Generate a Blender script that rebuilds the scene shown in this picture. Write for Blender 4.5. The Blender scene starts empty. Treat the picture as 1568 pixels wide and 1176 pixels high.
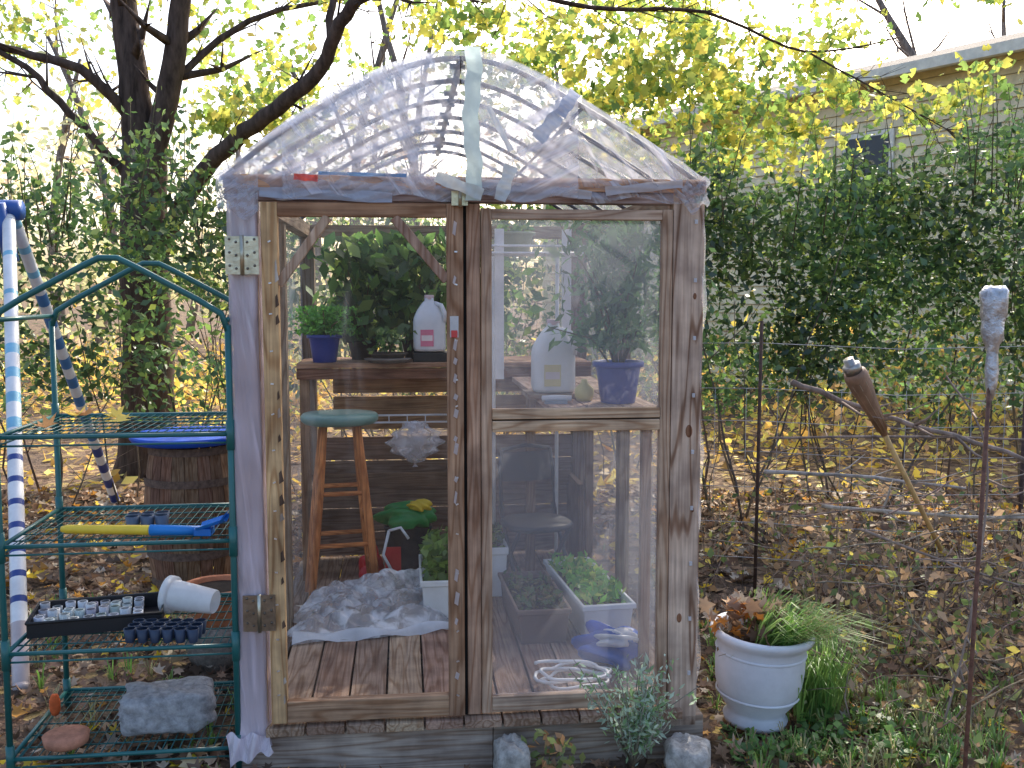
import bpy, math, random
import numpy as np
from mathutils import Vector, Matrix, Euler
random.seed(7); rng=np.random.default_rng(7)
sc=bpy.context.scene
sc.view_settings.view_transform='Standard'; sc.view_settings.look='None'; sc.view_settings.exposure=0; sc.view_settings.gamma=1
# ------------------------------------------------------------------ camera
cam=bpy.data.cameras.new("camera"); cam.lens=35; cam.sensor_width=36; cam.clip_end=600; cam.clip_start=.05
co=bpy.data.objects.new("camera",cam); sc.collection.objects.link(co)
co.location=(0,0,1.73); co.rotation_euler=(math.radians(90-5.2),0,0); sc.camera=co
# ------------------------------------------------------------------ light
EL=math.radians(36); AZ=math.radians(22)
w=bpy.data.worlds.new("World"); sc.world=w; w.use_nodes=True
nt=w.node_tree; bg=nt.nodes['Background']
sky=nt.nodes.new('ShaderNodeTexSky'); sky.sky_type='NISHITA'; sky.sun_disc=False
sky.sun_elevation=EL; sky.sun_rotation=AZ; sky.dust_density=4.5; sky.air_density=1.0; sky.ozone_density=1.5
nt.links.new(sky.outputs[0],bg.inputs[0]); bg.inputs[1].default_value=0.40
sl=bpy.data.lights.new("sun",'SUN'); sl.energy=5; sl.angle=math.radians(.5); sl.color=(1,.93,.8)
so=bpy.data.objects.new("sun",sl); sc.collection.objects.link(so)
S=Vector((math.sin(AZ)*math.cos(EL),math.cos(AZ)*math.cos(EL),math.sin(EL)))
so.rotation_euler=(S).to_track_quat('Z','Y').to_euler(); so.location=(5,20,15)
# ------------------------------------------------------------------ materials
M={}
def newmat(name):
    m=bpy.data.materials.new(name); m.use_nodes=True; t=m.node_tree; t.nodes.clear()
    out=t.nodes.new('ShaderNodeOutputMaterial'); M[name]=m
    def N(ty,**k):
        n=t.nodes.new(ty)
        for a,b in k.items(): setattr(n,a,b)
        return n
    return m,t,out,N
def col_attr(N):
    a=N('ShaderNodeAttribute'); a.attribute_name='Col'; return a.outputs['Color']
def mulmix(t,N,a,b,fac=1.0,mode='MULTIPLY'):
    n=N('ShaderNodeMix',data_type='RGBA',blend_type=mode)
    n.inputs[0].default_value=fac if not hasattr(fac,'links') else 1
    if hasattr(fac,'links'): t.links.new(fac,n.inputs[0])
    for s,i in((a,6),(b,7)):
        if hasattr(s,'links'): t.links.new(s,n.inputs[i])
        else: n.inputs[i].default_value=s
    return n.outputs[2]
def ramp(t,N,src,stops):
    r=N('ShaderNodeValToRGB'); e=r.color_ramp.elements
    e[0].position=stops[0][0]; e[0].color=(*stops[0][1],1)
    e[1].position=stops[-1][0]; e[1].color=(*stops[-1][1],1)
    for p,c in stops[1:-1]:
        x=e.new(p); x.color=(*c,1)
    t.links.new(src,r.inputs[0]); return r.outputs[0]
def surf(name,rough=.5,metal=0,scale=8,amt=.5,bump=.2,spec=.5,stretch=(1,1,1),trans=0):
    m,t,out,N=newmat(name)
    p=N('ShaderNodeBsdfPrincipled'); p.inputs['Roughness'].default_value=rough; p.inputs['Metallic'].default_value=metal
    p.inputs['Specular IOR Level'].default_value=spec
    tc=N('ShaderNodeTexCoord'); mp=N('ShaderNodeMapping'); mp.inputs['Scale'].default_value=stretch
    t.links.new(tc.outputs['Object'],mp.inputs[0])
    n=N('ShaderNodeTexNoise'); n.inputs['Scale'].default_value=scale; n.inputs['Detail'].default_value=6; n.inputs['Roughness'].default_value=.65
    t.links.new(mp.outputs[0],n.inputs[0])
    lo=1-amt
    v=ramp(t,N,n.outputs[0],[(.3,(lo,lo,lo)),(.7,(1.1,1.1,1.1))])
    c=mulmix(t,N,col_attr(N),v); t.links.new(c,p.inputs['Base Color'])
    b=N('ShaderNodeBump'); b.inputs['Strength'].default_value=bump; b.inputs['Distance'].default_value=.01
    t.links.new(n.outputs[0],b.inputs['Height']); t.links.new(b.outputs[0],p.inputs['Normal'])
    if trans:
        tr=N('ShaderNodeBsdfTranslucent'); t.links.new(c,tr.inputs[0])
        mx=N('ShaderNodeMixShader'); mx.inputs[0].default_value=trans
        t.links.new(p.outputs[0],mx.inputs[1]); t.links.new(tr.outputs[0],mx.inputs[2]); t.links.new(mx.outputs[0],out.inputs[0])
    else: t.links.new(p.outputs[0],out.inputs[0])
    return m
surf('paint',.35,0,6,.25,.1)
surf('matte',.9,0,14,.5,.6,.2)
surf('concrete',.95,0,30,.55,1.0,.2)
surf('metal',.35,.9,20,.4,.3)
surf('rust',.85,.2,40,.6,.6)
surf('plastic',.45,0,5,.15,.05,.5,trans=.15)
surf('thin_plastic',.3,0,9,.15,.5,.6,trans=.45)
surf('bark',.95,0,9,.7,1.0,.15,(2,2,.4))
surf('bamboo',.6,0,20,.5,.3,.4,(1,1,.3))
surf('foil',.28,.85,35,.5,1.0)
surf('pipe',.5,.1,15,.4,.1)
def leafmat(name,tr,gl,sat=1.0,val=1.6):
    m,t,out,N=newmat(name)
    c=col_attr(N)
    d=N('ShaderNodeBsdfDiffuse'); t.links.new(c,d.inputs[0])
    T=N('ShaderNodeBsdfTranslucent')
    hs=N('ShaderNodeHueSaturation'); hs.inputs['Value'].default_value=val; hs.inputs['Saturation'].default_value=sat; t.links.new(c,hs.inputs['Color'])
    t.links.new(hs.outputs[0],T.inputs[0])
    mx=N('ShaderNodeMixShader'); mx.inputs[0].default_value=tr; t.links.new(d.outputs[0],mx.inputs[1]); t.links.new(T.outputs[0],mx.inputs[2])
    g=N('ShaderNodeBsdfGlossy'); g.inputs['Roughness'].default_value=.4; g.inputs[0].default_value=(.95,.97,.95,1)
    m2=N('ShaderNodeMixShader'); m2.inputs[0].default_value=gl; t.links.new(mx.outputs[0],m2.inputs[1]); t.links.new(g.outputs[0],m2.inputs[2])
    t.links.new(m2.outputs[0],out.inputs[0])
leafmat('leaf',.5,.04); leafmat('hedge_leaf',.42,.05,1.05,2.1); leafmat('dry_leaf',.25,.02)
def wood(name,axis,grain=1.0):
    m,t,out,N=newmat(name)
    p=N('ShaderNodeBsdfPrincipled'); p.inputs['Roughness'].default_value=.8; p.inputs['Specular IOR Level'].default_value=.2
    tc=N('ShaderNodeTexCoord'); mp=N('ShaderNodeMapping')
    s=[9,9,9]; s[axis]=.75; mp.inputs['Scale'].default_value=s
    t.links.new(tc.outputs['Object'],mp.inputs[0])
    n1=N('ShaderNodeTexNoise'); n1.inputs['Scale'].default_value=.9; n1.inputs['Detail'].default_value=2; t.links.new(mp.outputs[0],n1.inputs[0])
    mm=N('ShaderNodeMath',operation='MULTIPLY'); mm.inputs[1].default_value=95*grain; t.links.new(n1.outputs[0],mm.inputs[0])
    sn=N('ShaderNodeMath',operation='SINE'); t.links.new(mm.outputs[0],sn.inputs[0])
    ma=N('ShaderNodeMapRange'); ma.inputs[1].default_value=-1; ma.inputs[2].default_value=1; t.links.new(sn.outputs[0],ma.inputs[0])
    rg=ramp(t,N,ma.outputs[0],[(0,(.45,.34,.28)),(.22,(.92,.88,.85)),(1,(1.1,1.1,1.1))] if grain<1 else [(0,(.72,.62,.55)),(.35,(.97,.95,.93)),(1,(1.08,1.08,1.08))])
    mp2=N('ShaderNodeMapping'); s2=[60,60,60]; s2[axis]=2.0; mp2.inputs['Scale'].default_value=s2; t.links.new(tc.outputs['Object'],mp2.inputs[0])
    n2=N('ShaderNodeTexNoise'); n2.inputs['Scale'].default_value=2; n2.inputs['Detail'].default_value=4; t.links.new(mp2.outputs[0],n2.inputs[0])
    f2=ramp(t,N,n2.outputs[0],[(.3,(.62,.6,.6)),(.65,(1.1,1.1,1.1))])
    n3=N('ShaderNodeTexNoise'); n3.inputs['Scale'].default_value=7; n3.inputs['Detail'].default_value=5; t.links.new(tc.outputs['Object'],n3.inputs[0])
    f3=ramp(t,N,n3.outputs[0],[(.35,(.66,.62,.60)),(.65,(1.1,1.07,1.02))])
    c=mulmix(t,N,col_attr(N),rg); c=mulmix(t,N,c,f2,.85); c=mulmix(t,N,c,f3)
    t.links.new(c,p.inputs['Base Color'])
    b=N('ShaderNodeBump'); b.inputs['Strength'].default_value=.6; b.inputs['Distance'].default_value=.003
    t.links.new(n2.outputs[0],b.inputs['Height']); t.links.new(b.outputs[0],p.inputs['Normal']); t.links.new(p.outputs[0],out.inputs[0])
wood('wood_x',0); wood('wood_y',1); wood('wood_z',2); wood('wood_post',2,.55)
def film(name,haze,streak,rot=(0,0,0),scl=(2,2,14),tint=(.86,.86,.93),gl=.1,bump=.5,tl=.5,nscale=1.5,lo=.5,hi=.72,cl=(.65,1.3)):
    m,t,out,N=newmat(name)
    tc=N('ShaderNodeTexCoord'); mr=N('ShaderNodeMapping'); mr.inputs['Rotation'].default_value=rot
    t.links.new(tc.outputs['Object'],mr.inputs[0])
    mp=N('ShaderNodeMapping'); mp.inputs['Scale'].default_value=scl; t.links.new(mr.outputs[0],mp.inputs[0])
    n=N('ShaderNodeTexNoise'); n.inputs['Scale'].default_value=nscale; n.inputs['Detail'].default_value=5; n.inputs['Distortion'].default_value=.6
    t.links.new(mp.outputs[0],n.inputs[0])
    mrg=N('ShaderNodeMapRange',interpolation_type='SMOOTHSTEP'); mrg.inputs[1].default_value=lo; mrg.inputs[2].default_value=hi
    mrg.inputs[3].default_value=haze; mrg.inputs[4].default_value=min(1,haze+streak); t.links.new(n.outputs[0],mrg.inputs[0])  # whiter streaks mixed into the film stand in for wrinkle highlights
    nb=N('ShaderNodeTexNoise'); nb.inputs['Scale'].default_value=3.0; t.links.new(tc.outputs['Object'],nb.inputs[0])
    mb=N('ShaderNodeMapRange'); mb.inputs[1].default_value=.3; mb.inputs[2].default_value=.7; mb.inputs[3].default_value=cl[0]; mb.inputs[4].default_value=cl[1]; t.links.new(nb.outputs[0],mb.inputs[0])
    fm=N('ShaderNodeMath',operation='MULTIPLY',use_clamp=True); t.links.new(mrg.outputs[0],fm.inputs[0]); t.links.new(mb.outputs[0],fm.inputs[1])
    b=N('ShaderNodeBump'); b.inputs['Strength'].default_value=bump; b.inputs['Distance'].default_value=.02; t.links.new(n.outputs[0],b.inputs['Height'])
    A=N('ShaderNodeBsdfTransparent'); A.inputs[0].default_value=(.97,.97,.98,1)
    D=N('ShaderNodeBsdfDiffuse'); D.inputs[0].default_value=(*tint,1); t.links.new(b.outputs[0],D.inputs['Normal'])
    T=N('ShaderNodeBsdfTranslucent'); T.inputs[0].default_value=(*tint,1)
    x=N('ShaderNodeMixShader'); x.inputs[0].default_value=tl; t.links.new(D.outputs[0],x.inputs[1]); t.links.new(T.outputs[0],x.inputs[2])
    y=N('ShaderNodeMixShader'); t.links.new(fm.outputs[0],y.inputs[0]); t.links.new(A.outputs[0],y.inputs[1]); t.links.new(x.outputs[0],y.inputs[2])
    G=N('ShaderNodeBsdfGlossy'); G.inputs['Roughness'].default_value=.12; t.links.new(b.outputs[0],G.inputs['Normal'])
    lw=N('ShaderNodeLayerWeight'); lw.inputs[0].default_value=.3; t.links.new(b.outputs[0],lw.inputs['Normal'])
    gm=N('ShaderNodeMath',operation='MULTIPLY_ADD',use_clamp=True); gm.inputs[1].default_value=.5; gm.inputs[2].default_value=gl*.4; t.links.new(lw.outputs['Fresnel'],gm.inputs[0])
    gm2=N('ShaderNodeMath',operation='MINIMUM'); gm2.inputs[1].default_value=gl*2.2; t.links.new(gm.outputs[0],gm2.inputs[0])
    z=N('ShaderNodeMixShader'); t.links.new(gm2.outputs[0],z.inputs[0]); t.links.new(y.outputs[0],z.inputs[1]); t.links.new(G.outputs[0],z.inputs[2])
    t.links.new(z.outputs[0],out.inputs[0])
film('film_gable_l',.34,.5,(0,math.radians(28),0),(2,2,16),lo=.45,hi=.66,tint=(.72,.73,.84),gl=.14,bump=.8)
film('film_gable_r',.20,.6,(0,math.radians(-55),0),(2.2,2,18),lo=.46,hi=.68,tint=(.78,.79,.88),gl=.12,bump=.8)
film('film_roof',.30,.35,(0,0,0),(9,2,9),tint=(.78,.80,.88))
film('film_side',.24,.22,(0,0,0),(3,3,3))
film('film_back',.10,.12,(0,0,0),(3,3,2),tint=(.6,.62,.66))
film('film_door',.015,.10,(0,0,0),(9,1,.8),gl=.035,lo=.55,hi=.85,bump=.15)
film('film_panel',.28,.06,(0,0,0),(2.5,1,1.0),gl=.045,tint=(.58,.60,.69),bump=.15,cl=(.85,1.12))
film('film_wrap',.66,.3,(0,math.radians(6),0),(16,16,1.6),tint=(.72,.63,.72),gl=.12,bump=1.0,tl=.15)
film('film_bag',.3,.6,(0,0,0),(14,14,14),gl=.2,bump=1)
film('film_sheet',.28,.6,(0,0,0),(9,9,9),gl=.22,bump=1,tint=(.9,.93,.97),tl=.3,lo=.44,hi=.64)
def groundmat():
    m,t,out,N=newmat('ground')
    p=N('ShaderNodeBsdfPrincipled'); p.inputs['Roughness'].default_value=.95; p.inputs['Specular IOR Level'].default_value=.15
    tc=N('ShaderNodeTexCoord'); n0=N('ShaderNodeTexNoise'); n0.inputs['Scale'].default_value=4; n0.inputs['Detail'].default_value=5
    t.links.new(tc.outputs['Object'],n0.inputs[0])
    wv=N('ShaderNodeMix',data_type='RGBA'); wv.inputs[0].default_value=.06; t.links.new(tc.outputs['Object'],wv.inputs[6]); t.links.new(n0.outputs['Color'],wv.inputs[7])
    vo=N('ShaderNodeTexVoronoi'); vo.inputs['Scale'].default_value=17; t.links.new(wv.outputs[2],vo.inputs[0])
    sep=N('ShaderNodeSeparateColor'); t.links.new(vo.outputs['Color'],sep.inputs[0])
    leafc=ramp(t,N,sep.outputs[0],[(0,(.06,.04,.03)),(.3,(.13,.08,.055)),(.55,(.23,.15,.105)),(.8,(.34,.24,.14)),(1,(.46,.34,.12))])
    nn=N('ShaderNodeTexNoise'); nn.inputs['Scale'].default_value=40; nn.inputs['Detail'].default_value=6; t.links.new(tc.outputs['Object'],nn.inputs[0])
    soil=ramp(t,N,nn.outputs[0],[(.3,(.045,.032,.026)),(.7,(.17,.12,.09))])
    nm=N('ShaderNodeTexNoise'); nm.inputs['Scale'].default_value=1.3; nm.inputs['Detail'].default_value=4; t.links.new(tc.outputs['Object'],nm.inputs[0])
    f=ramp(t,N,nm.outputs[0],[(.4,(0,0,0)),(.6,(1,1,1))])
    c=mulmix(t,N,soil,leafc,f,'MIX')
    t.links.new(c,p.inputs['Base Color'])
    b=N('ShaderNodeBump'); b.inputs['Strength'].default_value=.8; b.inputs['Distance'].default_value=.03; t.links.new(nn.outputs[0],b.inputs['Height']); t.links.new(b.outputs[0],p.inputs['Normal'])
    t.links.new(p.outputs[0],out.inputs[0])
groundmat()
# ------------------------------------------------------------------ mesh builder
W=(1,1,1)
def jit(c,a=.1):
    k=1+random.uniform(-a,a); return tuple(max(0,x*k*(1+random.uniform(-a,a)*.25)) for x in c)
class MB:
    def __init__(s): s.v=[];s.f=[];s.m=[];s.c=[];s.sm=[];s.names=[]
    def mi(s,n):
        if n not in s.names: s.names.append(n)
        return s.names.index(n)
    def add(s,vs,fs,mat,col,smooth=False):
        o=len(s.v); s.v+= [tuple(x) for x in vs]; k=s.mi(mat)
        for f in fs: s.f.append(tuple(i+o for i in f)); s.m.append(k); s.sm.append(smooth)
        if col and isinstance(col[0],(tuple,list)): s.c+=col
        else: s.c+=[col]*len(vs)
    def box(s,a,b,mat,col,rot=None):
        x0,y0,z0=a;x1,y1,z1=b
        vs=[Vector(p) for p in((x0,y0,z0),(x1,y0,z0),(x1,y1,z0),(x0,y1,z0),(x0,y0,z1),(x1,y0,z1),(x1,y1,z1),(x0,y1,z1))]
        if rot is not None:
            pv=Vector(rot[0]); vs=[pv+rot[1]@(v-pv) for v in vs]
        s.add(vs,[(0,3,2,1),(4,5,6,7),(0,1,5,4),(1,2,6,5),(2,3,7,6),(3,0,4,7)],mat,col)
    def beam(s,p0,p1,wd,th,mat,col,up=(0,1,0)):
        p0=Vector(p0);p1=Vector(p1);d=(p1-p0).normalized();u=Vector(up);u=(u-d*u.dot(d)).normalized();r=d.cross(u)
        vs=[]
        for p in(p0,p1):
            for a,b in((-1,-1),(1,-1),(1,1),(-1,1)): vs.append(p+r*a*wd/2+u*b*th/2)
        s.add(vs,[(0,1,2,3),(7,6,5,4),(0,4,5,1),(1,5,6,2),(2,6,7,3),(3,7,4,0)],mat,col)
    def tube(s,pts,rad,mat,col,n=8,caps=True):
        pts=[Vector(p) for p in pts]; K=len(pts)
        if not isinstance(rad,(list,tuple)): rad=[rad]*K
        vs=[];prev=None
        for i,p in enumerate(pts):
            d=(pts[min(i+1,K-1)]-pts[max(i-1,0)]).normalized()
            if prev is None: prev=d.orthogonal().normalized()
            u=(prev-d*prev.dot(d)); u=u.normalized() if u.length>1e-6 else d.orthogonal().normalized(); prev=u; r=d.cross(u)
            for k in range(n):
                a=2*math.pi*k/n; vs.append(p+(u*math.cos(a)+r*math.sin(a))*rad[i])
        fs=[]
        for i in range(K-1):
            for k in range(n):
                a=i*n+k;b=i*n+(k+1)%n; fs.append((a,b,b+n,a+n))
        if caps: fs.append(tuple(range(n))[::-1]); fs.append(tuple((K-1)*n+k for k in range(n)))
        s.add(vs,fs,mat,col,True)
    def lathe(s,prof,c,mat,col,n=24,sq=None,mtx=None,cap=True,wob=0):
        c=Vector(c);vs=[]
        for j,(r,z) in enumerate(prof):
            for k in range(n):
                a=2*math.pi*(k+.5)/n; f=1
                if sq: f=1/((abs(math.cos(a))**sq+abs(math.sin(a))**sq)**(1/sq))
                if wob: f*=1+random.uniform(-wob,wob)
                v=Vector((math.cos(a)*r*f,math.sin(a)*r*f,z+(random.uniform(-wob,wob)*r if wob else 0)))
                if mtx is not None: v=mtx@v
                vs.append(c+v)
        K=len(prof);fs=[]
        for i in range(K-1):
            for k in range(n):
                a=i*n+k;b=i*n+(k+1)%n; fs.append((a,b,b+n,a+n))
        if cap: fs.append(tuple(range(n))[::-1]); fs.append(tuple((K-1)*n+k for k in range(n)))
        s.add(vs,fs,mat,col,True)
    def sheet(s,fn,nu,nv,mat,col):
        vs=[fn(i/nu,j/nv) for j in range(nv+1) for i in range(nu+1)]
        fs=[(j*(nu+1)+i,j*(nu+1)+i+1,(j+1)*(nu+1)+i+1,(j+1)*(nu+1)+i) for j in range(nv) for i in range(nu)]
        s.add(vs,fs,mat,col,True)
    def obj(s,name,parent=None,loc=None,rot=0,bevel=0,solid=0):
        me=bpy.data.meshes.new(name); me.from_pydata(s.v,[],s.f)
        for n in s.names: me.materials.append(M[n])
        me.polygons.foreach_set('material_index',s.m); me.polygons.foreach_set('use_smooth',s.sm)
        a=me.color_attributes.new('Col','FLOAT_COLOR','POINT')
        c=np.ones((len(s.v),4),dtype=np.float32); c[:,:3]=np.array(s.c,dtype=np.float32); a.data.foreach_set('color',c.ravel())
        me.update(); o=bpy.data.objects.new(name,me); sc.collection.objects.link(o)
        if loc is not None: o.location=loc
        o.rotation_euler=(0,0,rot)
        if parent: o.parent=parent
        if bevel:
            b=o.modifiers.new('bevel','BEVEL'); b.width=bevel; b.segments=2; b.limit_method='ANGLE'; b.angle_limit=math.radians(50)
        return o
def empty(name,loc=(0,0,0),rot=0,parent=None):
    e=bpy.data.objects.new(name,None); sc.collection.objects.link(e); e.location=loc; e.rotation_euler=(0,0,rot); e.empty_display_size=.2
    if parent: e.parent=parent
    return e
T_OVAL=(np.array([(-.5,0),(-.1,.26),(.5,0),(-.1,-.26)]),[(0,2,1),(0,3,2)])
T_NARROW=(np.array([(-.5,0),(0,.16),(.5,0),(0,-.16)]),[(0,2,1),(0,3,2)])
mp_=[(-.5,0),(-.28,.16),(-.42,.42),(-.12,.3),(.08,.52),(.1,.2),(.5,.0),(.1,-.2),(.08,-.52),(-.12,-.3),(-.42,-.42),(-.28,-.16)]
T_MAPLE=(np.array(mp_+[(-.1,0)]),[(i,12,(i+1)%12)[::-1] for i in range(12)])
T_LOBED=(np.array([(-.5,0),(-.3,.42),(.0,.22),(.12,.48),(.5,0),(.12,-.48),(0,-.22),(-.3,-.42)]),[(0,2,1),(0,4,2),(2,4,3),(0,6,4),(4,6,5),(0,7,6)])
def leaves(name,C,L,col,mat,tmpl=T_OVAL,up=0.0,curl=.6,parent=None,hang=0,wide=1.0,loc=None,rot=0):
    C=np.asarray(C,dtype=float);n=len(C); L=np.broadcast_to(L,(n,)).astype(float)
    d=rng.normal(size=(n,3)); d[:,2]-=hang; d[:,2]*=(1-up*.9); d/=np.linalg.norm(d,axis=1)[:,None]
    nn=rng.normal(size=(n,3)); nn[:,2]+=up*6; nn-=d*(nn*d).sum(1)[:,None]; nn/=np.linalg.norm(nn,axis=1)[:,None]
    s=np.cross(nn,d); T,tr=tmpl;K=len(T)
    cu=curl*rng.uniform(-.4,1,size=n)
    V=C[:,None,:]+ L[:,None,None]*(d[:,None,:]*T[None,:,0,None]+s[:,None,:]*T[None,:,1,None]*wide+nn[:,None,:]*(cu[:,None]*((T**2).sum(1)+ .8*np.abs(T[:,1]))[None,:])[:,:,None])
    V=V.reshape(-1,3); tri=np.array(tr); F=(np.arange(n)[:,None,None]*K+tri[None]).reshape(-1)
    me=bpy.data.meshes.new(name); me.vertices.add(len(V)); me.vertices.foreach_set('co',V.ravel())
    nf=n*len(tr); me.loops.add(nf*3); me.loops.foreach_set('vertex_index',F.astype(np.int32)); me.polygons.add(nf)
    me.polygons.foreach_set('loop_start',np.arange(nf,dtype=np.int32)*3); me.polygons.foreach_set('loop_total',np.full(nf,3,dtype=np.int32))
    me.materials.append(M[mat]); me.update(calc_edges=True)
    a=me.color_attributes.new('Col','FLOAT_COLOR','POINT'); c=np.ones((n,K,4),dtype=np.float32); c[:,:,:3]=np.asarray(col)[:,None,:]
    a.data.foreach_set('color',c.ravel())
    o=bpy.data.objects.new(name,me); sc.collection.objects.link(o)
    if parent: o.parent=parent
    if loc is not None: o.location=loc
    o.rotation_euler=(0,0,rot)
    return o
def pal(n,cols,wts=None,j=.25):
    cols=np.array(cols,dtype=float); wts=np.array(wts if wts else [1]*len(cols),float); wts/=wts.sum()
    c=cols[rng.choice(len(cols),n,p=wts)]; return np.clip(c*(1+rng.uniform(-j,j,size=(n,1))),0,1)
def blades(mb,base,n,h,spread,col,lean=(0,0),w=.005,mat='leaf'):
    for i in range(n):
        a=random.uniform(0,2*math.pi); hh=h*random.uniform(.5,1.15); r=random.random()*spread*.35
        b=Vector(base)+Vector((math.cos(a)*r,math.sin(a)*r,0)); o=Vector((math.cos(a)*spread+lean[0],math.sin(a)*spread+lean[1],0))*random.uniform(.3,1.1)
        sd=Vector((-math.sin(a+random.uniform(-1,1)),math.cos(a),0)).normalized()*w
        pts=[b,b+o*.25+Vector((0,0,hh*.55)),b+o*.65+Vector((0,0,hh*.9)),b+o*1.15+Vector((0,0,hh*.8))]
        vs=[pts[0]-sd,pts[0]+sd,pts[1]-sd,pts[1]+sd,pts[2]-sd*.8,pts[2]+sd*.8,pts[3]]
        mb.add(vs,[(0,1,3,2),(2,3,5,4),(4,5,6)],mat,jit(col,.3),True)
# ------------------------------------------------------------------ ground
def gh(x,y): return .025*math.sin(x*1.3+.4)*math.cos(y*.9)+.012*math.sin(x*4.1+y*3.3)
NX=170
tt=np.linspace(-1,1,NX); gx=np.sign(tt)*(np.abs(tt)**3*150+np.abs(tt)*8); gy=np.concatenate([np.linspace(-12,1.8,12),2+np.linspace(0,1,130)**3*280+np.linspace(0,1,130)*14])
V=[];F=[]
for yy in gy:
    for xx in gx:
        z=gh(xx,yy) if abs(xx)<25 and yy<40 else 0
        V.append((xx,yy,z-.012))
for j in range(len(gy)-1):
    for i in range(NX-1):
        a=j*NX+i;F.append((a,a+1,a+NX+1,a+NX))
g=MB(); g.add(V,F,'ground',W,True); g.obj('ground')
GHR=math.radians(6.2); GO=Vector((-.17,3.55,0))
def ingh(X,Y,m=.05):
    dx=X+.17;dy=Y-3.55;u=dx*math.cos(GHR)+dy*math.sin(GHR);v=-dx*math.sin(GHR)+dy*math.cos(GHR)
    return (u>-.84-m)&(u<.9+m)&(v>-.05-m)&(v<2.4+m)
def litter(name,n,x0,x1,y0,y1,sz,cols,wts,tm=T_MAPLE,zr=.03,hole=True):
    X=rng.uniform(x0,x1,n);Y=y0+(y1-y0)*rng.uniform(0,1,n)
    if hole:
        k=~ingh(X,Y,.03); X=X[k];Y=Y[k]
    Z=np.array([gh(a,b) for a,b in zip(X,Y)])+rng.uniform(.0,zr,len(X))
    leaves(name,np.stack([X,Y,Z],1),rng.uniform(sz*.5,sz*1.25,len(X)),pal(len(X),cols,wts,.4),'dry_leaf',tm,up=.68,curl=1.0)
BR=[(.18,.11,.075),(.27,.17,.11),(.38,.27,.19),(.48,.40,.32),(.7,.5,.06),(.55,.27,.06),(.08,.055,.04)]
litter('leaf_litter',6500,-3.4,3.6,3.0,5.6,.065,BR,[4,4,3,1.8,.7,.6,4])
litter('leaf_litter',8000,-5.5,6,5.6,8.6,.085,BR,[4,4,3,1.5,1.6,1.2,2],T_LOBED)
litter('leaf_litter',13000,-12,13,8.6,21,.15,[(.78,.58,.1),(.7,.42,.1),(.5,.32,.14),(.8,.65,.2)],[3,2,2,2],T_OVAL,hole=False)
litter('leaf_litter',90,-2.0,2.4,3.2,5.5,.12,[(.85,.65,.06),(.8,.52,.06),(.6,.48,.3)],[3,1,1])
# ------------------------------------------------------------------ GREENHOUSE
GH=empty('greenhouse',GO,GHR)
GREY=(.40,.34,.32)
Z0=.175
fr=MB()
fr.box((-.84,.0,-.05),(.10,.10,.14),'wood_x',(.42,.36,.32)); fr.box((.102,-.004,-.05),(.90,.10,.14),'wood_x',(.36,.31,.27))
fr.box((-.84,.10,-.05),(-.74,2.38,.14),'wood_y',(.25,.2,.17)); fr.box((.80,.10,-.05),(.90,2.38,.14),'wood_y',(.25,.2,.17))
u=-.72
while u<.80:
    wd=.135; fr.box((u,-.03-random.uniform(0,.008),.142),(min(u+wd,.81),2.33,Z0+random.uniform(-.003,.002)),'wood_y',jit((.40,.285,.215),.18)); u+=wd+.008
fr.box((-.805,.004,.14),(-.715,.09,2.05),'wood_z',(.5,.38,.32))
fr.box((.757,-.004,.10),(.872,.085,2.055),'wood_post',(.56,.44,.36))
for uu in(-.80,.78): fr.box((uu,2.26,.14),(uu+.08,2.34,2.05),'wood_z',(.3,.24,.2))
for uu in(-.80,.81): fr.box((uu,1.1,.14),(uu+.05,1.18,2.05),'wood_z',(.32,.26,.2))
fr.box((-.715,.0,2.05),(.757,.07,2.088),'wood_x',(.40,.32,.32))
fr.box((-.825,-.012,2.09),(.875,.075,2.137),'wood_x',(.66,.40,.26))
fr.box((-.825,.006,2.052),(-.717,.075,2.088),'wood_x',GREY)
for uu in(-.80,.80): fr.box((uu,.09,2.05),(uu+.06,2.26,2.12),'wood_y',(.36,.27,.2))
fr.box((-.80,2.27,2.05),(.86,2.33,2.12),'wood_x',(.36,.27,.2))
fr.box((.008,.002,Z0+.004),(.058,.062,2.045),'wood_z',(.50,.33,.24))
fr.box((.060,-.008,Z0+.01),(.098,.03,2.03),'wood_z',(.50,.36,.27)); fr.box((.716,-.008,Z0+.01),(.754,.03,2.03),'wood_z',(.50,.37,.28))
fr.box((.098,-.006,1.992),(.716,.03,2.028),'wood_x',(.50,.38,.30)); fr.box((.098,-.006,Z0+.012),(.716,.03,Z0+.07),'wood_x',(.52,.40,.31))
fr.box((.099,-.009,1.278),(.715,.03,1.315),'wood_x',(.60,.45,.32)); fr.box((.099,-.010,1.232),(.715,.03,1.272),'wood_x',(.60,.45,.32))
fr.box((.099,.004,1.270),(.715,.02,1.280),'wood_x',(.08,.06,.05))
fr.box((-.0035,.004,Z0+.004),(.0075,.05,2.045),'matte',(.012,.012,.012))  # black strip standing in for the shaded gap beside the door
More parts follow.
